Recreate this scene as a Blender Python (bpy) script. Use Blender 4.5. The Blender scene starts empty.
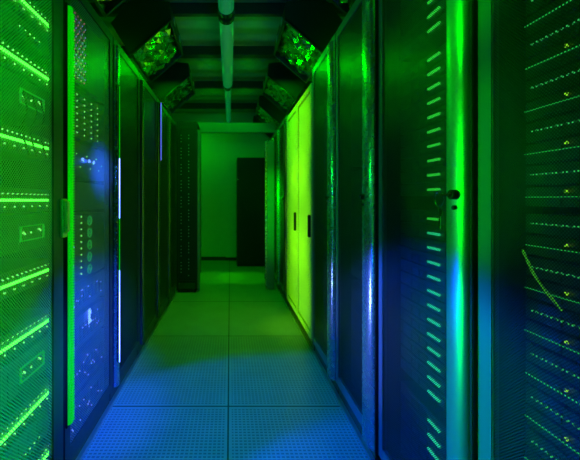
import bpy, bmesh, math, random
from mathutils import Vector, Matrix
random.seed(7)
C = bpy.context.scene.collection
SC = bpy.context.scene
PI = math.pi
CAMZ = 1.22

# ---------------------------------------------------------------- materials
def new_mat(name):
    m = bpy.data.materials.new(name); m.use_nodes = True
    nt = m.node_tree
    return m, nt, nt.nodes['Principled BSDF'], nt.nodes['Material Output']

def mat(name, col, rough=.5, metal=0, spec=.5, emit=None, es=0, bump=None, var=0):
    m, nt, b, out = new_mat(name)
    b.inputs['Base Color'].default_value = (*col, 1)
    b.inputs['Roughness'].default_value = rough
    b.inputs['Metallic'].default_value = metal
    b.inputs['Specular IOR Level'].default_value = spec
    if emit:
        b.inputs['Emission Color'].default_value = (*emit, 1)
        b.inputs['Emission Strength'].default_value = es
    tc = nt.nodes.new('ShaderNodeTexCoord')
    n = nt.nodes.new('ShaderNodeTexNoise')
    n.inputs['Scale'].default_value = bump[0] if bump else 30
    nt.links.new(tc.outputs['Object'], n.inputs['Vector'])
    if bump:
        bp = nt.nodes.new('ShaderNodeBump'); bp.inputs['Strength'].default_value = bump[1]
        bp.inputs['Distance'].default_value = .01
        nt.links.new(n.outputs['Fac'], bp.inputs['Height']); nt.links.new(bp.outputs['Normal'], b.inputs['Normal'])
    if var:
        r = nt.nodes.new('ShaderNodeMapRange')
        r.inputs['To Min'].default_value = max(0, rough-var); r.inputs['To Max'].default_value = rough+var
        nt.links.new(n.outputs['Fac'], r.inputs['Value']); nt.links.new(r.outputs['Result'], b.inputs['Roughness'])
    return m

class NB:
    """tiny helper for math node chains"""
    def __init__(s, nt): s.nt = nt
    def m(s, op, a, b=None, c=None):
        n = s.nt.nodes.new('ShaderNodeMath'); n.operation = op
        for i, v in enumerate((a, b, c)):
            if v is None: continue
            if isinstance(v, (int, float)): n.inputs[i].default_value = v
            else: s.nt.links.new(v, n.inputs[i])
        return n.outputs[0]

def perforated(name, col, pitch=.0075, rad=.33, rough=.4, metal=.6):
    """sheet steel punched with a staggered grid of real see-through holes (on the YZ plane)"""
    m, nt, b, out = new_mat(name)
    b.inputs['Base Color'].default_value = (*col, 1); b.inputs['Roughness'].default_value = rough
    b.inputs['Metallic'].default_value = metal
    k = NB(nt)
    tc = nt.nodes.new('ShaderNodeTexCoord'); sp = nt.nodes.new('ShaderNodeSeparateXYZ')
    nt.links.new(tc.outputs['Object'], sp.inputs[0])
    y, z = sp.outputs['Y'], sp.outputs['Z']
    u = k.m('SUBTRACT', k.m('FRACT', k.m('MULTIPLY', k.m('ADD', y, z), 1/pitch)), .5)
    v = k.m('SUBTRACT', k.m('FRACT', k.m('MULTIPLY', k.m('SUBTRACT', z, y), 1/pitch)), .5)
    d = k.m('SQRT', k.m('ADD', k.m('MULTIPLY', u, u), k.m('MULTIPLY', v, v)))
    hole = k.m('LESS_THAN', d, rad)
    tr = nt.nodes.new('ShaderNodeBsdfTransparent'); mx = nt.nodes.new('ShaderNodeMixShader')
    nt.links.new(hole, mx.inputs[0]); nt.links.new(b.outputs[0], mx.inputs[1]); nt.links.new(tr.outputs[0], mx.inputs[2])
    nt.links.new(mx.outputs[0], out.inputs['Surface'])
    return m

def floor_mat():
    """raised floor: 1.07 m panels, punched air slots in the panels nearest the camera"""
    m, nt, b, out = new_mat('raised_floor_panels')
    k = NB(nt)
    tc = nt.nodes.new('ShaderNodeTexCoord'); sp = nt.nodes.new('ShaderNodeSeparateXYZ')
    nt.links.new(tc.outputs['Object'], sp.inputs[0])
    x, y = sp.outputs['X'], sp.outputs['Y']
    fx = k.m('ABSOLUTE', k.m('SUBTRACT', k.m('FRACT', k.m('ADD', k.m('MULTIPLY', k.m('ADD', x, .01), 1/1.0), .5)), .5))
    fy = k.m('ABSOLUTE', k.m('SUBTRACT', k.m('FRACT', k.m('ADD', k.m('MULTIPLY', k.m('SUBTRACT', y, 2.07), 1/1.07), .5)), .5))
    seam = k.m('MAXIMUM', k.m('LESS_THAN', fx, .0045), k.m('LESS_THAN', fy, .0055))
    # punched slots
    P = .022
    sx = k.m('ABSOLUTE', k.m('SUBTRACT', k.m('FRACT', k.m('MULTIPLY', x, 1/P)), .5))
    sy = k.m('ABSOLUTE', k.m('SUBTRACT', k.m('FRACT', k.m('MULTIPLY', y, 1/P)), .5))
    slot = k.m('MULTIPLY', k.m('LESS_THAN', sx, .33), k.m('LESS_THAN', sy, .23))
    slot = k.m('MULTIPLY', slot, k.m('LESS_THAN', y, 3.14))
    slot = k.m('MULTIPLY', slot, k.m('GREATER_THAN', fx, .02))
    slot = k.m('MULTIPLY', slot, k.m('GREATER_THAN', fy, .02))
    dark = k.m('MAXIMUM', seam, k.m('MULTIPLY', slot, .6))
    n = nt.nodes.new('ShaderNodeTexNoise'); n.inputs['Scale'].default_value = 5; n.inputs['Detail'].default_value = 6
    nt.links.new(tc.outputs['Object'], n.inputs['Vector'])
    cr = nt.nodes.new('ShaderNodeValToRGB')
    cr.color_ramp.elements[0].color = (.26, .27, .27, 1); cr.color_ramp.elements[1].color = (.42, .43, .43, 1)
    nt.links.new(n.outputs['Fac'], cr.inputs[0])
    mix = nt.nodes.new('ShaderNodeMixRGB'); mix.inputs[2].default_value = (.03, .03, .03, 1)
    nt.links.new(dark, mix.inputs[0]); nt.links.new(cr.outputs[0], mix.inputs[1])
    nt.links.new(mix.outputs[0], b.inputs['Base Color'])
    rr = nt.nodes.new('ShaderNodeMapRange'); rr.inputs['To Min'].default_value = .3; rr.inputs['To Max'].default_value = .5
    nt.links.new(n.outputs['Fac'], rr.inputs['Value']); nt.links.new(rr.outputs[0], b.inputs['Roughness'])
    bp = nt.nodes.new('ShaderNodeBump'); bp.invert = True; bp.inputs['Strength'].default_value = .6; bp.inputs['Distance'].default_value = .003
    nt.links.new(dark, bp.inputs['Height']); nt.links.new(bp.outputs['Normal'], b.inputs['Normal'])
    return m

def ceiling_mat():
    """steel deck with ribs running across the aisle"""
    m, nt, b, out = new_mat('ribbed_steel_deck')
    k = NB(nt)
    tc = nt.nodes.new('ShaderNodeTexCoord')
    w = nt.nodes.new('ShaderNodeTexWave'); w.bands_direction = 'Y'; w.inputs['Scale'].default_value = 1.1; w.inputs['Distortion'].default_value = .3
    nt.links.new(tc.outputs['Object'], w.inputs['Vector'])
    bp = nt.nodes.new('ShaderNodeBump'); bp.inputs['Strength'].default_value = .7; bp.inputs['Distance'].default_value = .05
    nt.links.new(w.outputs['Fac'], bp.inputs['Height']); nt.links.new(bp.outputs['Normal'], b.inputs['Normal'])
    b.inputs['Base Color'].default_value = (.35, .36, .36, 1); b.inputs['Roughness'].default_value = .45
    return m

M = dict(
    black=mat('black_powder_coat', (.007, .008, .009), .5, 0, .5, var=.05),
    body=mat('dark_rack_steel', (.05, .053, .057), .45, .2, .5, var=.05),
    stile=mat('satin_steel_edge', (.42, .44, .46), .27, .75, .5, var=.04),
    stile_dark=mat('dark_glossy_edge', (.10, .11, .12), .24, .6, .5, var=.03),
    stile_matt=mat('brushed_pale_edge', (.55, .57, .57), .36, .85, .5, var=.04),
    frame=mat('grey_door_frame', (.22, .23, .25), .42, .3, .5, var=.04),
    yellow=mat('cream_yellow_enamel', (.85, .74, .30), .42, 0, .5, var=.05),
    yellow_in=mat('cream_enamel_panel', (.85, .74, .30), .38, 0, .5, var=.05),
    chrome=mat('lock_chrome', (.75, .77, .78), .12, 1),
    rubber=mat('black_rubber', (.01, .01, .01), .7),
    server=mat('server_steel', (.10, .105, .11), .42, .4, .5),
    bezel=mat('server_bezel', (.16, .17, .18), .35, .5, .5),
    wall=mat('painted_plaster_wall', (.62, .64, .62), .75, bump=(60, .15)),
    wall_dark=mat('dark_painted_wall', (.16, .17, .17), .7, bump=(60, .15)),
    ceil=ceiling_mat(), floor=floor_mat(),
    skirt=mat('dark_skirting', (.03, .03, .03), .5),
    kerb=mat('aluminium_kerb', (.5, .52, .54), .3, .8),
    mesh_near=perforated('perforated_steel_grey', (.20, .21, .22), .0085, .36, .38, .5),
    mesh_fine=perforated('perforated_steel_black', (.055, .06, .07), .0075, .38, .36, .4),
    mesh_left=perforated('perforated_steel_light', (.34, .36, .34), .0125, .38, .38, .4),
    glow_green=mat('lit_green_led', (.02, .3, .02), .3, emit=(.06, 1, .04), es=7),
    glow_dim=mat('dim_green_led', (.02, .3, .02), .3, emit=(.04, 1, .07), es=1.0),
    glow_cool=mat('cool_green_led', (.02, .3, .2), .3, emit=(.03, 1, .40), es=1.0),
    glow_blue=mat('lit_blue_led', (.02, .05, .5), .3, emit=(.12, .25, 1), es=5),  # blue lamps; also part of the painted reflection on left cabinet C
    glow_white=mat('blue_white_led_bar', (.4, .4, .6), .3, emit=(.22, .32, 1), es=4.5),  # reflection on a cabinet edge, put in as emission
    glow_strip=mat('green_led_bar', (.02, .4, .02), .3, emit=(.0, .50, .0), es=.8),  # green bar on left cabinet B; also painted reflection on C
    glow_yellow=mat('amber_led', (.3, .3, .02), .3, emit=(.35, 1, .03), es=.8),
    glow_red=mat('red_led', (.3, .02, .1), .3, emit=(.9, .12, .35), es=.8),
    dot=mat('tiny_green_led', (.02, .3, .02), .3, emit=(.25, 1, .2), es=1.6),
    tube=mat('fluorescent_tube', (.5, .6, .6), .2, emit=(.0, .34, .09), es=.22),
    lampbody=mat('lamp_housing', (.45, .47, .47), .35, .2),
    frame_dim=mat('faint_display_outline', (.02, .3, .02), .3, emit=(.03, 1, .08), es=.30),
    shiny=mat('crumpled_foil_reflector', (.62, .72, .66), .2, 1, bump=(22, .5)),
    beam=mat('dark_beam', (.03, .032, .034), .55),
    plastic=mat('key_plastic', (.03, .03, .03), .3),
)

# ---------------------------------------------------------------- mesh helpers
def box(bm, x0, x1, y0, y1, z0, z1, bev=0, seg=2):
    g = bmesh.ops.create_cube(bm, size=1)
    vs = g['verts']
    sx, sy, sz = abs(x1-x0), abs(y1-y0), abs(z1-z0)
    for v in vs:
        v.co = Vector(((x0+x1)/2+v.co.x*sx, (y0+y1)/2+v.co.y*sy, (z0+z1)/2+v.co.z*sz))
    if bev:
        es = list({e for v in vs for e in v.link_edges})
        bmesh.ops.bevel(bm, geom=es, offset=min(bev, .45*min(sx, sy, sz)), segments=seg, affect='EDGES')

def cyl(bm, p, axis, r, h, seg=20, r2=None):
    g = bmesh.ops.create_cone(bm, cap_ends=True, segments=seg, radius1=r, radius2=r if r2 is None else r2, depth=h)
    q = Vector((0, 0, 1)).rotation_difference(Vector(axis)).to_matrix().to_4x4()
    bmesh.ops.transform(bm, matrix=Matrix.Translation(Vector(p)) @ q, verts=g['verts'])

def torus(bm, p, axis, R, r, n=20, k=8):
    q = Vector((0, 0, 1)).rotation_difference(Vector(axis))
    ring = []
    for i in range(n):
        a = 2*PI*i/n; c = []
        for j in range(k):
            b = 2*PI*j/k
            c.append(bm.verts.new(Vector(p)+q @ Vector(((R+r*math.cos(b))*math.cos(a), (R+r*math.cos(b))*math.sin(a), r*math.sin(b)))))
        ring.append(c)
    for i in range(n):
        for j in range(k):
            bm.faces.new((ring[i][j], ring[(i+1) % n][j], ring[(i+1) % n][(j+1) % k], ring[i][(j+1) % k]))

def prism(bm, pts, axis, a, b):
    """pts = polygon in the other two axes; axis 'y' -> (x,z), 'z' -> (x,y)"""
    mk = (lambda p, t: (p[0], t, p[1])) if axis == 'y' else (lambda p, t: (p[0], p[1], t))
    A = [bm.verts.new(mk(p, a)) for p in pts]; B = [bm.verts.new(mk(p, b)) for p in pts]
    n = len(pts)
    bm.faces.new(A); bm.faces.new(B[::-1])
    for i in range(n): bm.faces.new((A[i], B[i], B[(i+1) % n], A[(i+1) % n]))

def obj(name, bm, m, parent=None, smooth=False):
    bmesh.ops.recalc_face_normals(bm, faces=bm.faces)
    me = bpy.data.meshes.new(name); bm.to_mesh(me); bm.free()
    me.materials.append(m)
    if smooth:
        for p in me.polygons: p.use_smooth = True
        me.set_sharp_from_angle(angle=math.radians(40))
    o = bpy.data.objects.new(name, me); C.objects.link(o)
    if parent: o.parent = parent
    return o

def bx(name, d, m, parent=None, bev=0):
    bm = bmesh.new(); box(bm, *d, bev=bev); return obj(name, bm, m, parent, bev > 0)

def tag(o, label, cat, group=None):
    o['label'] = label; o['category'] = cat
    if group: o['group'] = group
    return o
def thing(name, label, cat, loc=(0, 0, 0), group=None):
    o = bpy.data.objects.new(name, None); C.objects.link(o); o.location = loc; o.empty_display_size = .1
    return tag(o, label, cat, group)
def struct(name, bm, m):
    o = obj(name, bm, m); o['kind'] = 'structure'; return o
def dup(root, loc, label, group=None):
    r = root.copy(); C.objects.link(r); r.location = loc; r['label'] = label
    if group: r['group'] = group
    for ch in list(root.children):
        c = ch.copy(); C.objects.link(c); c.parent = r
        for g in list(ch.children):
            d = g.copy(); C.objects.link(d); d.parent = c
    return r

# ---------------------------------------------------------------- room shell
YB, YF, XW, HC = -1.6, 7.1, 1.75, 2.98
def sb(name, *d, m):
    bm = bmesh.new(); box(bm, *d); return struct(name, bm, m)
sb('floor', -XW, XW, YB, YF, -.08, 0, m=M['floor'])
sb('ceiling', -XW, XW, YB, YF, HC, HC+.08, m=M['ceil'])
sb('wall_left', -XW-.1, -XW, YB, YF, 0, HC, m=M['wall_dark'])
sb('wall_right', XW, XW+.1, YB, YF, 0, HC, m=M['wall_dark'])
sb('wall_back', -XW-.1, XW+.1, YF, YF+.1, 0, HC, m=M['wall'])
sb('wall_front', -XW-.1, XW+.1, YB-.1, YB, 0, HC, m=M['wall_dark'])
sb('baseboard_back', -XW, XW, YF-.015, YF, 0, .07, m=M['skirt'])
bm = bmesh.new(); box(bm, -.085, XW, YF-.09, YF, .07, HC)       # shallow pier on the back wall
struct('wall_pier', bm, M['wall'])
# ceiling beams across the aisle
for i, y in enumerate((1.85, 3.12, 4.0, 5.18, 6.35)):
    sb('trim_%d' % (i+1), -XW, XW, y, y+.05+.05*(i == 2), HC-.10, HC, m=M['beam'])
# green-lit lintel and post of the doorway at the end of the row
sb('trim_6', -XW+.02, XW-.02, 5.9, 5.98, 2.36, 2.52, m=M['frame'])
sb('trim_7', -.60, -.49, 5.9, 5.98, 0, 2.36, m=M['frame'])
sb('trim_8', .651, .645+.03, .32, 5.86, .0, .02, m=M['kerb'])
sb('trim_9', -.73, -.694, .86, 4.55, .0, .02, m=M['kerb'])

# ---------------------------------------------------------------- cabinets
W = .615
def stile_profile(side, X, ya, yb, bulge):
    """cross section (x,y) of a rounded door edge standing proud of plane X; side=-1 right row (faces -x), +1 left row"""
    pts = []
    n = 12
    for i in range(n+1):
        t = PI*i/n
        pts.append((X+side*bulge*math.sin(t)**.8, (ya+yb)/2-(yb-ya)/2*math.cos(t)))
    return pts

def lock(parent, side, X, y, z, key=False):
    bm = bmesh.new()
    cyl(bm, (X+side*.006, y, z), (1, 0, 0), .013, .014, 24)
    torus(bm, (X+side*.013, y, z), (1, 0, 0), .011, .003)
    l = obj('lock', bm, M['rubber'], parent, True)
    bm = bmesh.new(); cyl(bm, (X+side*.0145, y, z), (1, 0, 0), .0065, .004, 16); box(bm, X+side*.0165-.001, X+side*.0165+.001, y-.0012, y+.0012, z-.004, z+.004)
    c = obj('keyhole', bm, M['chrome'], l, True); c['label'] = 'chrome keyhole barrel'
    bm = bmesh.new(); cyl(bm, (X+side*.004, y, z-.036), (1, 0, 0), .006, .008, 16)
    obj('screw_cap', bm, M['rubber'], parent, True)
    return l

def cabinet(side, X, y0, y1, H, label, mesh=None, stile='stile', stile_w=.11, solid=None, near_stile=True, bulge=.028, far_w=.04, lockat=.62, sd0=.10, sd1=None, group='server cabinets'):
    """side -1: right row (front faces -x), +1: left row. local origin = foot of the front, near corner"""
    t = thing('server_cabinet', label, 'server cabinet', (X, y0, 0), group)
    w = y1-y0-.012
    D = .95*-side            # away from the aisle
    sg = lambda v: -side*v   # depth inward
    sd1 = sd1 or H-.05
    a = .02
    bm = bmesh.new()
    lo = lambda p, q: (min(p, q), max(p, q))
    # body shell: two sides, top, bottom, back
    x0, x1 = lo(sg(a), D)
    box(bm, x0, x1, 0, .02, 0, H); box(bm, x0, x1, w-.02, w, 0, H)
    box(bm, x0, x1, .02, w-.02, H-.03, H); box(bm, x0, x1, .02, w-.02, 0, .07)
    xb = lo(D, sg(.93)); box(bm, xb[0], xb[1], .02, w-.02, .07, H-.03)
    obj('body', bm, M['body'], t)
    # door
    xd = lo(0, sg(a))
    sw = stile_w if near_stile else far_w
    fm = M['yellow'] if solid else M['frame' if side == -1 else 'body']
    bm = bmesh.new()
    box(bm, *xd, w-far_w, w, sd0, H-.005, bev=.003); 
    box(bm, *xd, sw, w-far_w, sd0, sd0+.05); box(bm, *xd, sw, w-far_w, H-.055, H-.005)
    box(bm, *xd, 0, sw, sd0, H-.005)
    door = obj('door', bm, fm, t)
    xp = lo(sg(.006), sg(.0063 if not solid else .014))
    if solid:
        bm = bmesh.new(); box(bm, *xp, sw+.012, w-far_w-.012, sd0+.065, H-.07, bev=.002)
        obj('door_panel', bm, M['yellow_in'], door)
        xh = lo(sg(-.022), sg(0)); yh = w-.045 if False else .035
        bm = bmesh.new(); box(bm, *xh, yh-.012, yh+.012, .92, 1.10, bev=.005)
        obj('handle', bm, M['rubber'], door, True)
    else:
        bm = bmesh.new(); box(bm, *xp, sw, w-far_w, sd0+.05, H-.055)
        obj('mesh_panel', bm, mesh, door)
    if near_stile:
        bm = bmesh.new()
        prism(bm, stile_profile(side, 0, .004, stile_w, bulge), 'z', sd0, sd1)
        s = obj('edge_trim', bm, M[stile], door, True)
        if lockat: lock(door, side, side*bulge*.95, .004+(stile_w-.004)*lockat, 1.235)
    # plinth
    xk = lo(sg(.035), sg(.06)); bm = bmesh.new(); box(bm, *xk, .02, w-.02, .0, .095)
    obj('plinth', bm, M['black'], t)
    return t

XR, XL = .651, -.694
HR = 2.26
YR = [.934-W+W*i for i in range(0, 11)]   # .319 .934 1.549 ...
cabR = {}
cabR['A'] = cabinet(-1, XR, YR[0], YR[1], HR, 'nearest cabinet at the right edge, wide perforated door over faint blue and green server lights', M['mesh_fine'], near_stile=False, far_w=.052)
cabR['B'] = cabinet(-1, XR, YR[1], YR[2], HR, 'tall right cabinet whose bright green rounded edge carries a round lock with a dangling key', M['mesh_fine'], stile='stile_matt', stile_w=.098, lockat=.33)
cabR['C'] = cabinet(-1, XR, YR[2], YR[3], HR, 'dark mesh cabinet directly beyond the keyed one, blue-white streak on its rounded edge', M['mesh_fine'], stile='stile', stile_w=.14)
cabR['D'] = cabinet(-1, XR, YR[3], YR[4], HR, 'dark cabinet directly beside the lit yellow cabinets, thin green streak on its edge', M['mesh_fine'], stile='stile', stile_w=.12)
cabR['E'] = cabinet(-1, XR-.004, YR[4], YR[5], 2.16, 'nearer bright yellow-green cabinet with framed flat door', solid=True, near_stile=False, far_w=.05)
cabR['F'] = cabinet(-1, XR-.004, YR[5], YR[6], 2.16, 'farther bright yellow-green cabinet with framed flat door', solid=True, near_stile=False, far_w=.05)
cabR['G'] = cabinet(-1, XR, YR[6], YR[7], 2.2, 'dark green cabinet just past the yellow pair on the right', M['mesh_fine'], stile='stile_dark', stile_w=.10)
cabR['H'] = cabinet(-1, XR, YR[7], YR[8], 2.2, 'distant right cabinet behind the narrow glowing green edge', M['mesh_fine'], stile='stile', stile_w=.10)
cabR['I'] = cabinet(-1, XR, YR[8], YR[9], 2.2, 'last cabinet at the far end of the right row', M['mesh_fine'], stile='stile', stile_w=.10)
# lower filler rail across the black gap beside cabinet B (rubber seal strips between cabinets)
for k, y in enumerate((YR[1], YR[2])):
    lab = ('black rubber seal between the nearest right cabinet and the keyed cabinet', 'black rubber seal with pin holes on the far side of the keyed cabinet')[k]
    bm = bmesh.new(); box(bm, XR-.012, XR+.0195, y-.0115, y-.0005, .02, HR, bev=.002)
    if k:
        pass
    tag(obj('seal_strip', bm, M['rubber'], None, True), lab, 'seal strip', 'rubber seals on the right row')

YL = [1.472-W+W*i for i in range(0, 7)]
cabL = {}
cabL['A'] = cabinet(1, XL, YL[0], YL[1], HR, 'nearest cabinet at the left edge, perforated door over long glowing green light bars', M['mesh_left'], near_stile=False, far_w=.085)
cabL['B'] = cabinet(1, XL, YL[1], YL[2], 2.20, 'second left cabinet, blue-lit mesh door beside the tall green light bar', M['mesh_left'], near_stile=False, far_w=.05)
nm = ['third left cabinet, dark, next to the thin blue-white bar', 'fourth left cabinet, dark with a dull green edge', 'fifth left cabinet, dark, behind the thin blue line near the top', 'last left cabinet before the black rack that juts into the aisle']
for i in range(4):
    cabL['CDEF'[i]] = cabinet(1, XL, YL[i+2], YL[i+3], 2.20, nm[i], M['mesh_fine'], stile='stile_dark' if i else 'stile', stile_w=.07, lockat=False, bulge=.022)

# ajar narrow door at the right far end, its edge catches the light
t = thing('open_door_panel', 'narrow door ajar near the far end of the right row, glowing green edge', 'cabinet door', (.60, 4.72, 0))
bm = bmesh.new(); box(bm, -.10, -.0, 0, .03, .02, 2.02, bev=.004); obj('leaf', bm, M['frame'], t, True)
bm = bmesh.new(); box(bm, -.125, -.1005, -.004, .034, .02, 2.02, bev=.008); obj('edge_trim', bm, M['stile'], t, True)
bm = bmesh.new()
for i in range(12): box(bm, -.131, -.1255, .004, .026, .15+i*.15, .23+i*.15)
obj('latch_slots', bm, M['rubber'], t)

# left handle on the seam between cabinets A and B
ly = 1.45-YL[0]
bm = bmesh.new(); box(bm, 0, .012, ly-.022, ly+.022, 1.065, 1.225, bev=.003); lp = obj('latch_plate', bm, M['stile_matt'], cabL['A'], True)
bm = bmesh.new(); box(bm, .012, .026, ly-.014, ly+.014, 1.085, 1.215, bev=.004); obj('grip', bm, M['stile_matt'], lp, True)
# tall glowing bars on the cabinet fronts; cabinet C's imitates an edge reflection
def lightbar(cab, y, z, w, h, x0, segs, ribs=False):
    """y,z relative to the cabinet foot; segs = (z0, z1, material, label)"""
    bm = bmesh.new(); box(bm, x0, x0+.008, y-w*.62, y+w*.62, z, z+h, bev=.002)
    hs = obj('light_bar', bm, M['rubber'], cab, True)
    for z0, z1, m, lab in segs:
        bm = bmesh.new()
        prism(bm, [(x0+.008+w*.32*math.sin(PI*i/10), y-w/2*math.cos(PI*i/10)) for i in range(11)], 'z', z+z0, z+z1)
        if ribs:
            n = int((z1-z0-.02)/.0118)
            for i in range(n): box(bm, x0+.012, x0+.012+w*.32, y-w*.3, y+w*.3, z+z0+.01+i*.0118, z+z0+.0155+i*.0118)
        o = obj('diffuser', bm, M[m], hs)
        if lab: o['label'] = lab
cabL['B']['label'] = 'second left cabinet, blue-lit mesh door with a tall green light bar on its edge'
cabL['C']['label'] = 'third left cabinet, dark, with a thin blue-white light bar on its edge'
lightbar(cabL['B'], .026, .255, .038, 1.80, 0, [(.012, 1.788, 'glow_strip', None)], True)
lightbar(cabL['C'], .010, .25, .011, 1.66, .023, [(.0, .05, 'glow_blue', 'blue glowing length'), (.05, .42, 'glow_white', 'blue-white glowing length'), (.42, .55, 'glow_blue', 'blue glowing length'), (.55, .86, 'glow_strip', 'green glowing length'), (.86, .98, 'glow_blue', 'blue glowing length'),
   (.98, 1.22, 'glow_white', 'blue-white glowing length'), (1.22, 1.65, 'glow_strip', 'green glowing length')])  # emission stands in for reflections on the rounded chrome edge
M['deep_blue'] = mat('deep_blue_led_bar', (.05, .08, .4), .3, emit=(.10, .12, 1), es=1.0)  # thin blue line drawn as an emissive strip
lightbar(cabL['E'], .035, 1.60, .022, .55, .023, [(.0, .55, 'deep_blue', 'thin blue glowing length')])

# ---------------------------------------------------------------- servers
def lohi(a, b): return (min(a, b), max(a, b))
def server(side, X, y0, y1, z, h, label, kind, group):
    """front plane at X, occupies y0..y1; depth .6 away from aisle"""
    t = thing('rack_server', label, 'server', (X, y0, z), group)
    s = -side; w = y1-y0
    bm = bmesh.new(); box(bm, *lohi(s*.006, s*.6), 0, w, 0, h-.002); obj('chassis', bm, M['server'], t)
    bm = bmesh.new(); box(bm, *lohi(0, s*.006), 0, w, .001, h-.003)
    nb = 8
    for i in range(nb):
        for r in range(1 if h < .06 else 2):
            zz = .006+r*(h*.45); hh = (h-.012) if h < .06 else h*.4
            box(bm, *lohi(-s*.004, 0), .03+i*(w-.07)/nb, .03+(i+.82)*(w-.07)/nb, zz, zz+hh*.72)
    obj('bezel', bm, M['bezel'], t)
    return t, s, w

def leds(parent, s, pts, m, size=.0022, name='indicator_light'):
    bm = bmesh.new()
    for (y, z) in pts: box(bm, *lohi(-s*.008, -s*.004), y-size, y+size, z-size, z+size)
    return obj(name, bm, m, parent)

# right cabinet B: 1U servers with short light strips near the rounded edge
XS = XR+.075
base = None
zs = [1.257-.0207+.052*(i-21) for i in range(40)]
ordn = ['lowest', 'second', 'third', 'fourth', 'fifth', 'sixth', 'seventh', 'eighth', 'ninth', 'tenth', 'eleventh', 'twelfth', 'thirteenth', 'fourteenth', 'fifteenth', 'sixteenth', 'seventeenth', 'eighteenth', 'nineteenth', 'twentieth']
ordn += ['twenty-'+o for o in ('first', 'second', 'third', 'fourth', 'fifth', 'sixth', 'seventh', 'eighth', 'ninth')] + ['thirtieth'] + ['thirty-'+o for o in ('first', 'second', 'third', 'fourth', 'fifth', 'sixth', 'seventh', 'eighth', 'ninth')] + ['fortieth', 'forty-first', 'forty-second']
n = 0
mkB = {}
for i, z in enumerate(zs):
    if i in (20, 31, 6): continue
    cool = z < 1.10
    lab = 'thin server with short %s light strip in the keyed cabinet, %s from the bottom' % ('teal' if cool else 'green', ordn[n])
    n += 1
    if cool not in mkB:
        t, s, w = server(-1, XS, YR[1]+.05, YR[2]-.06, z, .0485, lab, 0, 'thin servers in the keyed cabinet')
        bm = bmesh.new(); box(bm, -.012, -.0045, .215, .285, .0165, .0245, bev=.001)
        o = obj('light_strip', bm, M['glow_cool' if cool else 'glow_dim'], t); o['label'] = 'glowing strip'
        mkB[cool] = t
    else: dup(mkB[cool], (XS, YR[1]+.05, z), lab)
# right cabinet A: alternating line and dotted servers
mkA = {}
n = 0
for i in range(38):
    z = 1.204+.0519*(i-19)-(.012 if i < 19 else 0)
    kind = i % 2
    lab = 'server with %s in the nearest right cabinet, %s from the bottom' % ('a thin continuous light line' if kind else 'a dotted row of lights', ordn[n])
    n += 1
    if kind not in mkA:
        t, s, w = server(-1, XS, YR[0]+.03, YR[1]-.075, z, .048, lab, 0, 'servers in the nearest right cabinet')
        if kind:
            bm = bmesh.new(); box(bm, -.008, -.0045, .01, w-.005, .022, .0236); obj('light_line', bm, M['glow_cool'] if 0 else mat('faint_green_line', (.02, .2, .05), .3, emit=(.03, .9, .12), es=.5), t)
            leds(t, 1, [(w-.11, .035)], M['glow_yellow'], .0028)
        else:
            leds(t, 1, [(.01+j*.0125, .024) for j in range(int((w-.02)/.0125))], mat('faint_dot', (.02, .2, .05), .3, emit=(.06, .9, .18), es=.5), .0018)
            o = leds(t, 1, [(w-.16, .012)], M['glow_blue'] if 0 else mat('faint_blue_dot', (.02, .02, .2), .3, emit=(.1, .25, 1), es=.7), .002, 'blue_light')
        mkA[kind] = t
    else: dup(mkA[kind], (XS, YR[0]+.03, z), lab)
# patch cord in cabinet A
def cable(name, pts, r, m, label, cat='cable', group=None, parent=None):
    cu = bpy.data.curves.new(name, 'CURVE'); cu.dimensions = '3D'; cu.bevel_depth = r; cu.bevel_resolution = 2
    sp = cu.splines.new('BEZIER'); sp.bezier_points.add(len(pts)-1)
    for p, q in zip(sp.bezier_points, pts):
        p.co = q; p.handle_left_type = p.handle_right_type = 'AUTO'
    cu.materials.append(m)
    o = bpy.data.objects.new(name, cu)
    C.objects.link(o)
    dg = bpy.context.evaluated_depsgraph_get()
    me = bpy.data.meshes.new_from_object(o.evaluated_get(dg)); bpy.data.objects.remove(o)
    o = bpy.data.objects.new(name, me); C.objects.link(o)
    if parent: o.parent = parent
    if label: tag(o, label, cat, group)
    return o
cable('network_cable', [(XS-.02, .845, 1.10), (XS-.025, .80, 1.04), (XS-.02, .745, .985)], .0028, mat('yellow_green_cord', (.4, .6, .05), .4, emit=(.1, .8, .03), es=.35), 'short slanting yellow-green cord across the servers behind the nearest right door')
# key ring hanging from cabinet B lock
t = thing('key_ring', 'small wire ring with key and black fob hanging beside the round lock', 'keys', (XR-.045, .985, 1.235))
bm = bmesh.new(); torus(bm, (.004, .036, -.012), (1, 0, .0), .022, .0013, 24, 6); obj('ring', bm, M['chrome'], t, True)
bm = bmesh.new(); box(bm, .006, .013, .036, .050, -.062, -.036, bev=.002); obj('fob', bm, M['plastic'], t, True)
bm = bmesh.new(); box(bm, .008, .011, .039, .045, -.10, -.062); torus(bm, (.0095, .042, -.040), (1, 0, 0), .006, .0015, 14, 6); obj('key', bm, M['chrome'], t)
bm = bmesh.new(); box(bm, .0, .006, -.012, .028, -.003, .003, bev=.001); obj('shank', bm, M['chrome'], t)

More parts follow.
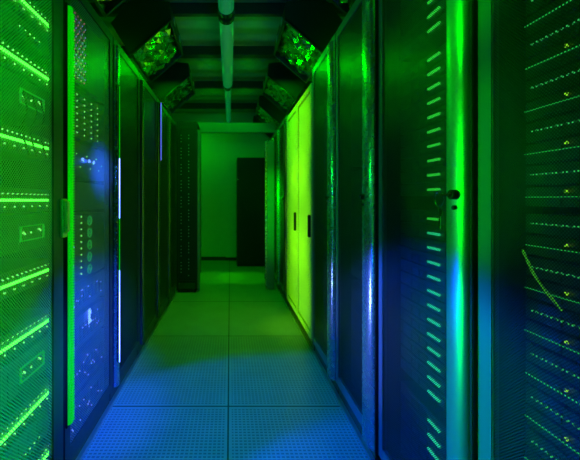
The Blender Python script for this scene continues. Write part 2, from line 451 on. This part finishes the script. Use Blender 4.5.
# ---- left cabinet A: servers with long bright bars
XSL = XL-.036
A0, A1 = YL[0]+.03, YL[1]-.055
bars = [.215, .456, .742, .943, 1.22, 1.425, 1.70, 1.914, 2.1]
names = ['lowest in view, steepest slant', 'second bar from the bottom', 'third bar from the bottom', 'fourth bar from the bottom', 'bar dead level at mid height', 'bar just above the level one', 'second above the level one', 'bar near the top edge of the photo', 'uppermost, bar at the top edge']
for i, z in enumerate(bars):
    lab = 'left server with long bright green light bar, ' + names[i]
    t, s, w = server(1, XSL, A0, A1, z-.045, .088, lab, 0, 'servers with light bars in the nearest left cabinet')
    s = -1
    bm = bmesh.new(); box(bm, *lohi(.005, .012), .0, w-.004, .040, .0485, bev=.001); o = obj('light_bar', bm, M['glow_green'], t); o['label'] = 'glowing green bar'
    leds(t, s, [(.02+j*.026, .066) for j in range(int(w/.026))], M['dot'], .0022)
    leds(t, s, [(.03+j*.052, .022) for j in range(int(w/.052))], M['dot'], .0026)
# storage modules between the bars (glowing small displays)
mods = [(.55, 'with a slanted lit display, lower left'), (1.04, 'with a small green display just below mid height'), (1.52, 'with scattered lights and loose cables, upper left'), (.29, 'dark, near the bottom'), (1.79, 'with faint dots between the top bars')]
for z, l in mods:
    t, s, w = server(1, XSL, A0, A1, z, {1.79: .07, .29: .11}.get(z, .13), 'left storage unit ' + l, 0, 'storage units in the nearest left cabinet')
    s = -1
    bm = bmesh.new()
    y0 = w-.21; 
    if z in (1.79, .29): bm.free(); leds(t, s, [(y0+.03*j, .03) for j in range(5)], M['dot'], .002, 'status_light'); continue
    box(bm, .004, .012, y0, y0+.15, .035, .038); box(bm, .004, .012, y0, y0+.15, .085, .088); box(bm, .004, .012, y0, y0+.003, .035, .088); box(bm, .004, .012, y0+.147, y0+.15, .035, .088)
    obj('display_frame', bm, M['frame_dim'], t)
    leds(t, s, [(y0+.02, .065), (y0+.028, .06), (y0+.12, .07), (y0+.13, .065), (y0+.07, .062)], M['dot'], .0035, 'status_light')
for k, (ya, yb) in enumerate(((.0, .0), (.06, .05), (.11, .12))):
    cable('loose_cable', [(XSL+.010, A1-.20+ya, 1.60), (XSL+.018, A1-.19+ya, 1.54), (XSL+.014, A1-.21+yb, 1.47), (XSL+.018, A1-.18+yb, 1.38)], .003, M['rubber'],
          ('dark cable dangling over the upper left lit servers, leftmost of three', 'dark cable dangling over the upper left lit servers, middle of three', 'dark cable dangling over the upper left lit servers, rightmost of three')[k], 'cable', 'dangling cables in the nearest left cabinet')

# ---- left cabinet B : switches, patch panels, fan rings, blue lamps
B0, B1 = YL[1]+.05, YL[2]-.055
wB = B1-B0
red = M['glow_red']
def panel(z, h, lab, cat='patch panel', name='equipment_unit'):
    t = thing(name, lab, cat, (XSL, B0, z), 'equipment in the blue-lit left cabinet')
    bm = bmesh.new(); box(bm, -.35, 0, 0, wB, 0, h-.003); obj('chassis', bm, M['bezel'], t)
    return t
rows = [(.12, .16, 'blank dark panel at the bottom of the blue-lit cabinet'), (.30, .18, 'panel with sparse blue dots low in the blue-lit cabinet'),
        (.50, .16, 'panel with two bright blue lamps below the fan rings'), (.68, .14, 'panel with dense blue dots under the fan rings')]
for z, h, l in rows:
    t = panel(z, h, l)
    pts = [(.03+random.random()*(wB-.08), .02+random.random()*(h-.05)) for _ in range(14)]
    leds(t, -1, pts, mat('blue_dot', (.02, .02, .2), .3, emit=(.2, .3, 1), es=1.4), .003)
    bm = bmesh.new()
    for j in range(10): box(bm, 0, .004, .04+j*.045, .07+j*.045, .03, .03+h*.5)
    obj('port_row', bm, M['server'], t)
# fan tray with ring guards
t = thing('fan_unit', 'unit with a column of green fan rings behind the blue-lit mesh door', 'fan unit', (XSL, B0, .83), 'equipment in the blue-lit left cabinet')
bm = bmesh.new(); box(bm, -.35, 0, 0, wB, 0, .32); obj('chassis', bm, M['bezel'], t)
for j in range(5):
    bm = bmesh.new(); torus(bm, (.006, wB*.56, .035+j*.062), (1, 0, 0), .022, .004, 20, 6); cyl(bm, (.004, wB*.56, .035+j*.062), (1, 0, 0), .008, .006, 12)
    obj('fan_ring', bm, M['glow_dim'] if 0 else mat('ring_green', (.05, .5, .1), .3, emit=(.03, .8, .15), es=.4), t)
leds(t, -1, [(wB*.36, .03+j*.031) for j in range(10)], M['dot'], .004)
leds(t, -1, [(.04+(j % 3)*.03, .03+j*.028) for j in range(10)], mat('blue_dot', (.02, .02, .2), .3, emit=(.2, .3, 1), es=1.4), .003, 'blue_light')
t = panel(1.17, .14, 'black blank unit between the fan rings and the blue glow')
t = panel(1.33, .17, 'panel with blue glow at head height in the blue-lit cabinet')
leds(t, -1, [(.05+j*.04, .05+.03*(j % 3)) for j in range(11)], M['dot'], .003)
bm = bmesh.new()
for yy in (.20, .28, .34): cyl(bm, (.006, yy, .09), (1, 0, 0), .007, .006, 12)
obj('blue_lamp', bm, M['glow_blue'], t)
t = panel(.615-.115+.0, .0031, 'thin blue lamp shelf') if 0 else None
t = panel(1.52, .24, 'switch with columns of pale green dots above the blue glow', 'network switch', 'network_switch')
leds(t, -1, [(.05+.085*c, .02+.03*r) for c in range(5) for r in range(7)], M['dot'], .0032)
t = panel(1.78, .34, 'switch with columns of faint red and violet dots at the top of the blue-lit cabinet', 'network switch', 'network_switch')
leds(t, -1, [(.11+.035*c, .02+.042*r) for c in range(4) for r in range(8)], red, .0028, 'red_light')
leds(t, -1, [(.125+.035*c, .04+.042*r) for c in range(4) for r in range(7)], mat('violet_dot', (.1, .02, .3), .3, emit=(.3, .2, 1), es=.9), .003, 'violet_light')
# two bright blue lamps low down
t = thing('indicator_lamp', 'pair of bright blue lamps behind the lower left blue mesh', 'lamp', (XSL+.006, B0+.28, .60))
bm = bmesh.new()
for zz in (0, .045): cyl(bm, (.004, 0, zz), (1, 0, 0), .008, .008, 14)
box(bm, -.001, .001, -.012, .012, -.015, .06)
obj('lens', bm, M['glow_blue'], t)

# ---------------------------------------------------------------- plain shelves inside the darker mesh cabinets (C, D, G.. right ; C..F left)
def blank(side, X, y0, y1, lab, k=3):
    t = thing('equipment_stack', lab, 'server equipment', (X, y0, .12), 'equipment behind the dark doors')
    s = -side
    for j in range(k):
        bm = bmesh.new(); h = 1.95/k
        box(bm, *lohi(0, s*.5), 0, y1-y0, j*h, (j+1)*h-.03, bev=.004)
        for q in range(10): box(bm, *lohi(-s*.005, 0), .03, y1-y0-.03, j*h+.03+q*h*.09, j*h+.045+q*h*.09)
        obj('module', bm, M['server'], t)
for key, i, l in (('C', 2, 'dark modules behind the mesh of the cabinet past the keyed one'), ('D', 3, 'dark modules behind the mesh beside the yellow cabinet')):
    blank(-1, XR+.08, YR[i]+.14, YR[i+1]-.05, l)

# ---------------------------------------------------------------- black perforated rack jutting into the aisle, left far
t = thing('open_rack', 'narrow black rack with punched holes jutting into the aisle at the far left', 'rack', (-.705, 4.60, 0))
w, H, d = .275, 2.24, .45
bm = bmesh.new()
for xx in (0, w-.03):
    for yy in (0, d-.03): box(bm, xx, xx+.03, yy, yy+.03, .03, H, bev=.003)
obj('post', bm, M['black'], t, True)
bm = bmesh.new(); box(bm, .03, w-.03, .012, .02, .16, H-.08)
box(bm, .03, w-.03, .002, .02, H-.08, H-.01); box(bm, .03, w-.03, .002, .02, .13, .16)
obj('front_panel', bm, M['black'], t)
bm = bmesh.new()
for c in range(2):
    for r in range(44):
        if (r*7+c*3) % 5 != 0:
            box(bm, .055+c*.1, .067+c*.1, .008, .0125, .22+r*.043, .229+r*.043)
obj('pin_holes', bm, mat('pale_hole_edges', (.6, .65, .6), .3, .2), t)
bm = bmesh.new(); box(bm, 0, w, 0, d, H-.01, H+.01, bev=.003); obj('top_panel', bm, M['black'], t, True)
bm = bmesh.new(); box(bm, .03, w-.03, .004, .016, H-.07, H-.025); obj('vent_grille', bm, M['stile_dark'], t)
bm = bmesh.new(); box(bm, 0, w, 0, d, .03, .055, bev=.003)
obj('base', bm, M['black'], t, True)
for xx in (.03, w-.03):
    for yy in (.04, d-.04):
        bm = bmesh.new(); cyl(bm, (xx, yy, .016), (1, 0, 0), .016, .02); box(bm, xx-.014, xx+.014, yy-.01, yy+.01, .014, .035)
        obj('caster', bm, M['rubber'], t, True)
bm = bmesh.new(); box(bm, w-.001, w+.028, .03, .06, .02, 2.15, bev=.004); obj('side_rail', bm, M['frame'], t, True)

# dark cabinet in the far room
t = thing('storage_cabinet', 'tall dark cabinet against the far wall at the end of the aisle', 'cabinet', (.13, 6.42, 0))
bm = bmesh.new(); box(bm, 0, .95, .02, .55, 0, 2.0, bev=.004); obj('body', bm, M['black'], t, True)
for k in range(2):
    bm = bmesh.new(); box(bm, .01+k*.47, .465+k*.47, 0, .02, .06, 1.97, bev=.004); d_ = obj('door', bm, M['black'], t, True)
    bm = bmesh.new(); box(bm, .04+k*.41, .055+k*.41, -.02, 0, 1.0, 1.15, bev=.003); obj('handle', bm, M['chrome'] if 0 else M['stile_dark'], d_, True)
bm = bmesh.new(); cyl(bm, (.0155, -.004, 1.60), (0, 1, 0), .006, .008, 10); o = obj('indicator_light', bm, M['dot'], t)
# wall cable/pipe and socket on the far wall
t = thing('cable_drop', 'thin vertical conduit with a small socket on the far green wall', 'conduit', (-.20, YF, .07))
bm = bmesh.new(); box(bm, -.006, .006, -.014, 0, 0, .55); obj('conduit', bm, M['wall'], t)
bm = bmesh.new(); box(bm, -.09, -.02, -.02, 0, .30, .40, bev=.003); obj('socket', bm, M['wall'], t, True)

# ---------------------------------------------------------------- tilted boxes above the cabinets
def tilted(side, y, label):
    """side -1 right, +1 left; local origin at (0, y, 0) offset; cross section traced for the left, mirrored for the right"""
    S = side
    P = [(-.968, 2.655), (-.80, 2.86), (-.49, 2.83), (-.476, 2.69), (-.81, 2.40)]
    if side < 0: P = [(-x-.035, z) for x, z in P]
    L = .70
    o_ = (P[4][0], y, P[4][1])
    t = thing('tilted_box', label, 'angled box light', o_, 'tilted boxes above the cabinets')
    P = [(x-o_[0], z-o_[2]) for x, z in P]
    bm = bmesh.new()
    # shell: near end, far end, and four closed faces (the lens face is left open)
    prism(bm, P, 'y', 0, .012); prism(bm, P, 'y', L-.012, L)
    A = Vector((P[4][0], 0, P[4][1])); B = Vector((P[3][0], 0, P[3][1]))
    for k in range(4):
        a, b = P[k-1] if k else P[4], P[k]
        if k == 4: continue
        p = Vector((a[0], 0, a[1])); q = Vector((b[0], 0, b[1]))
        if (k == 0): p, q = Vector((P[4][0], 0, P[4][1])), Vector((P[0][0], 0, P[0][1]))
        nrm = Vector((0, 1, 0)).cross(q-p).normalized()
        cen = Vector((sum(x for x, z in P)/5, 0, sum(z for x, z in P)/5))
        if nrm.dot(cen-p) < 0: nrm = -nrm
        vs = []
        for yy in (.012, L-.012):
            for v in (p, q, q+nrm*.008, p+nrm*.008): vs.append(bm.verts.new((v.x, yy, v.z)))
        for f in ((0, 1, 2, 3), (7, 6, 5, 4), (0, 4, 5, 1), (1, 5, 6, 2), (2, 6, 7, 3), (3, 7, 4, 0)): bm.faces.new([vs[i] for i in f])
    obj('housing', bm, M['black'], t)
    # frame bars around the lens and foil reflector cells
    dirv = (B-A); wid = dirv.length; dirv.normalize()
    nin = Vector((0, 1, 0)).cross(dirv); cen = Vector((sum(x for x, z in P)/5, 0, sum(z for x, z in P)/5))
    if nin.dot(cen-A) < 0: nin = -nin
    def pt(u, yy, dd): v = A+dirv*u+nin*dd; return (v.x, yy, v.z)
    def slab(bm, u0, u1, ya, yb, d0, d1):
        vs = [bm.verts.new(pt(u, yy, dd)) for dd in (d0, d1) for (u, yy) in ((u0, ya), (u1, ya), (u1, yb), (u0, yb))]
        for f in ((0, 1, 2, 3), (7, 6, 5, 4), (0, 4, 5, 1), (1, 5, 6, 2), (2, 6, 7, 3), (3, 7, 4, 0)): bm.faces.new([vs[i] for i in f])
    bm = bmesh.new()
    slab(bm, 0, wid, .0, .018, -.006, .012); slab(bm, 0, wid, L-.018, L, -.006, .012)
    slab(bm, 0, .018, .018, L-.018, -.006, .012); slab(bm, wid-.018, wid, .018, L-.018, -.006, .012)
    obj('lens_frame', bm, M['stile_dark'], t)
    rnd = random.Random(int(y*100)+side)
    nu, ny = 9, 12
    bm = bmesh.new(); g = {}
    for i in range(nu+1):
        for j in range(ny+1):
            g[i, j] = bm.verts.new(pt(.018+(wid-.036)*i/nu, .018+(L-.036)*j/ny, .012+.020*rnd.random()+.014*((i+j) % 2)))
    for i in range(nu):
        for j in range(ny):
            a, b, c, d_ = g[i, j], g[i+1, j], g[i+1, j+1], g[i, j+1]
            if rnd.random() < .5: bm.faces.new((a, b, c)); bm.faces.new((a, c, d_))
            else: bm.faces.new((a, b, d_)); bm.faces.new((b, c, d_))
    o = obj('reflector', bm, M['shiny'], t); o['label'] = 'crumpled shiny green-lit reflector face'
    # two small pale patches on the narrow edge face
    bm = bmesh.new()
    e0 = Vector((P[3][0], 0, P[3][1])); e1 = Vector((P[2][0], 0, P[2][1])); 
    for yy in (.18, .50):
        c = e0.lerp(e1, .45); box(bm, c.x-.006, c.x+.006, yy-.03, yy+.03, c.z-.025, c.z+.025)
    obj('edge_clip', bm, M['lampbody'], t)
    bm = bmesh.new(); top = max(z for x, z in P)
    for yy in (.10, L-.10):
        cx = (P[1][0]+P[2][0])/2
        cyl(bm, (cx, yy, (top-.02+HC-o_[2])/2), (0, 0, 1), .006, HC-o_[2]-top+.02, 10)
    obj('hanger_rod', bm, M['stile_dark'], t)
    return t
labL = ['tilted black box cut by the top edge of the photo, nearest on the left', 'large tilted black box with shiny underside over the left row', 'smaller tilted box above the left row, by the blue line']
labR = ['tilted box cut by the top edge of the photo, nearest on the right', 'large tilted black box with shiny underside over the right row', 'second tilted box on the right, directly above the yellow cabinets', 'third tilted box along the right row', 'fourth and farthest tilted box along the right row']
for i, l in enumerate(labL): tilted(1, 1.56+1.28*i, l)
for i, l in enumerate(labR): tilted(-1, 1.56+1.28*i, l)

# ---------------------------------------------------------------- ceiling lamps
def lamp(y0, y1, r, label, x=-.03):
    z = 2.74
    t = thing('ceiling_lamp', label, 'ceiling lamp', (x, y0, z), 'tube lamps under the ceiling')
    L = y1-y0
    bm = bmesh.new(); cyl(bm, (0, L/2, 0), (0, 1, 0), r, L-.08, 24)
    o = obj('tube_cover', bm, M['tube'], t, True)
    for yy in (.02, L-.02):
        bm = bmesh.new(); cyl(bm, (0, yy, 0), (0, 1, 0), r*1.12, .05, 24)
        obj('end_cap', bm, M['stile_dark'], t, True)
    bm = bmesh.new(); box(bm, -r*.6, r*.6, .05, L-.05, r*.85, r*1.4, bev=.004)
    for k in range(2): box(bm, r*.62*(2*k-1)-.006, r*.62*(2*k-1)+.006, .05, L-.05, -r*.75, r*.9)
    obj('housing', bm, M['lampbody'], t, True)
    bm = bmesh.new()
    for yy in (.3, L-.3): cyl(bm, (0, yy, (r*1.4+HC-z)/2), (0, 0, 1), .008, HC-z-r*1.4, 10)
    obj('hanger_rod', bm, M['stile_dark'], t)
lamp(1.3, 2.80, .062, 'nearest ceiling tube lamp, cut off by the top edge')
lamp(2.86, 4.62, .062, 'large middle ceiling tube lamp with a cyan-green sheen')
lamp(4.70, 6.75, .042, 'farthest, narrower ceiling tube lamp')

# ---------------------------------------------------------------- lights
def look(o, tgt):
    o.rotation_euler = (Vector(tgt)-o.location).to_track_quat('-Z', 'Y').to_euler()
def area(name, loc, tgt, sx, sy, col, e):
    l = bpy.data.lights.new(name, 'AREA'); l.shape = 'RECTANGLE'; l.size = sx; l.size_y = sy; l.color = col; l.energy = e
    o = bpy.data.objects.new(name, l); C.objects.link(o); o.location = loc; look(o, tgt); return o
def spot(name, loc, tgt, ang, blend, col, e, r=.03):
    l = bpy.data.lights.new(name, 'SPOT'); l.spot_size = math.radians(ang); l.spot_blend = blend; l.color = col; l.energy = e; l.shadow_soft_size = r
    o = bpy.data.objects.new(name, l); C.objects.link(o); o.location = loc; look(o, tgt); return o
def point(name, loc, col, e, r=.03):
    l = bpy.data.lights.new(name, 'POINT'); l.color = col; l.energy = e; l.shadow_soft_size = r
    o = bpy.data.objects.new(name, l); C.objects.link(o); o.location = loc; return o
G = (.0, 1, .0)
area('green_overhead_near', (0, .6, 2.7), (0, .6, 0), .3, 1.2, G, 2)
area('green_overhead_mid', (-.03, 3.7, 2.64), (0, 3.7, 0), .12, 1.7, G, 18)
area('green_overhead_far', (-.03, 5.7, 2.66), (0, 5.7, 0), .1, 1.6, G, 4)
for x in (-.22, .24):
    spot('far_room_spot', (x, 5.5, 2.3), (x, 5.52, 0), 24, .3, (.02, 1, .0), 55)
area('far_room_fill', (-.8, 6.4, 2.5), (-.3, 7.1, 1.2), .3, .3, G, 3)
for x, y, e in ((-.95, 2.55, 2), (.95, 2.55, 2), (-.95, 4.6, 4), (.95, 4.6, 4)):
    point('green_uplight', (x, y, 2.36), G, e, .06)  # added points without fixtures, put in to brighten the ceiling
for z in (.55, 1.2, 1.85):
    spot('left_mesh_green', (.32, .72, z), (-.7, 1.06, z), 40, .5, G, 78 if z < 1 else 60, .08)
for k, z in enumerate((.45, 1.1, 1.8)):
    spot('yellow_door_wash', (-.45, 3.2, z), (.65, 3.36, z), 66, .7, (.22, 1, .0), 48, .06)  # dedicated spots with no fixture, added to light the yellow doors
spot('blue_rack_beam', (-.45, 1.75, 1.35), (-.10, 1.50, .45), 102, .2, (.0, .08, 1), 62, .02)
spot('blue_left_low', (.35, 1.0, 1.2), (-.69, 1.88, .40), 42, 1, (.01, .06, 1), 340, .05)  # extra spot placed in the aisle to tint the lower left mesh blue
spot('blue_left_glow', (.1, 1.55, 1.45), (-.69, 1.90, 1.38), 20, 1, (.02, .09, 1), 190, .05)  # added soft spot forming the blue glow on the left mesh
for y in (2.5, 3.55, 4.6, 5.7):
    for x in (-.3, .24): point('lamp_glow', (x, y, 2.78), G, .32, .03)
spot('blue_ceiling_touch', (.1, 1.6, 2.3), (.15, 3.6, 3.0), 60, .6, (.0, .12, 1), 4, .05)  # weak unseen spot added for the blue tint on the ceiling
for z in (.7, 1.3, 1.9):
    spot('edge_green', (-.5, 1.12, z), (.64, 1.04, z), 34, .6, G, 45, .05)  # unseen spots added to brighten the keyed cabinet's rounded edge
spot('blue_right_wall', (-.55, 1.62, 1.0), (.65, 1.22, .30), 68, .35, (.0, .05, 1), 95, .02)  # extra blue spot added for the lower right doors
spot('blue_white_streak', (-.62, 2.12, .45), (.63, 1.66, .62), 34, .8, (.16, .26, 1), 50, .05)  # added spot, draws the streak highlight on cabinet C's edge
spot('blue_white_streak', (-.62, 2.14, .45), (.63, 2.24, .60), 26, .8, (.16, .26, 1), 30, .05)  # same kind of added spot for cabinet D's edge
spot('green_streak', (-.6, 2.12, 1.45), (.63, 2.10, 1.25), 60, .8, (0, 1, .04), 18, .04)  # added spot for the upper green streak on cabinet D's edge
spot('far_edge_green', (-.25, 4.15, 1.3), (.52, 4.72, 1.1), 70, .6, G, 90, .04)  # unseen spot added to light the ajar door's edge
spot('far_rack_light', (.0, 2.6, 2.3), (-.57, 4.6, 1.1), 40, .8, G, 20, .04)  # added spot so the black rack's pin holes show
point('rack_blue_glow', (XL-.022, 1.80, 1.42), (.02, .08, 1), .12, .01)
point('rack_blue_glow', (XL-.022, 1.83, .62), (.02, .08, 1), .10, .01)
point('rack_green_glow', (XL-.022, 1.62, .99), G, .04, .01)

w = bpy.data.worlds.new('dark_hall'); SC.world = w; w.use_nodes = True
w.node_tree.nodes['Background'].inputs[0].default_value = (0, .004, .001, 1)
w.node_tree.nodes['Background'].inputs[1].default_value = .5

# ---------------------------------------------------------------- camera
cd = bpy.data.cameras.new('camera'); cam = bpy.data.objects.new('camera', cd); C.objects.link(cam)
cam.location = (0, 0, CAMZ); cam.rotation_euler = (PI/2, 0, 0)
cd.sensor_fit = 'HORIZONTAL'; cd.sensor_width = 36; cd.lens = 36*350/580
cd.shift_x = 60/580; cd.shift_y = -30/580; cd.clip_start = .05
SC.camera = cam
vs = SC.view_settings
vs.view_transform = 'Standard'; vs.look = 'None'; vs.gamma = 1; vs.use_curve_mapping = False; vs.exposure = 0
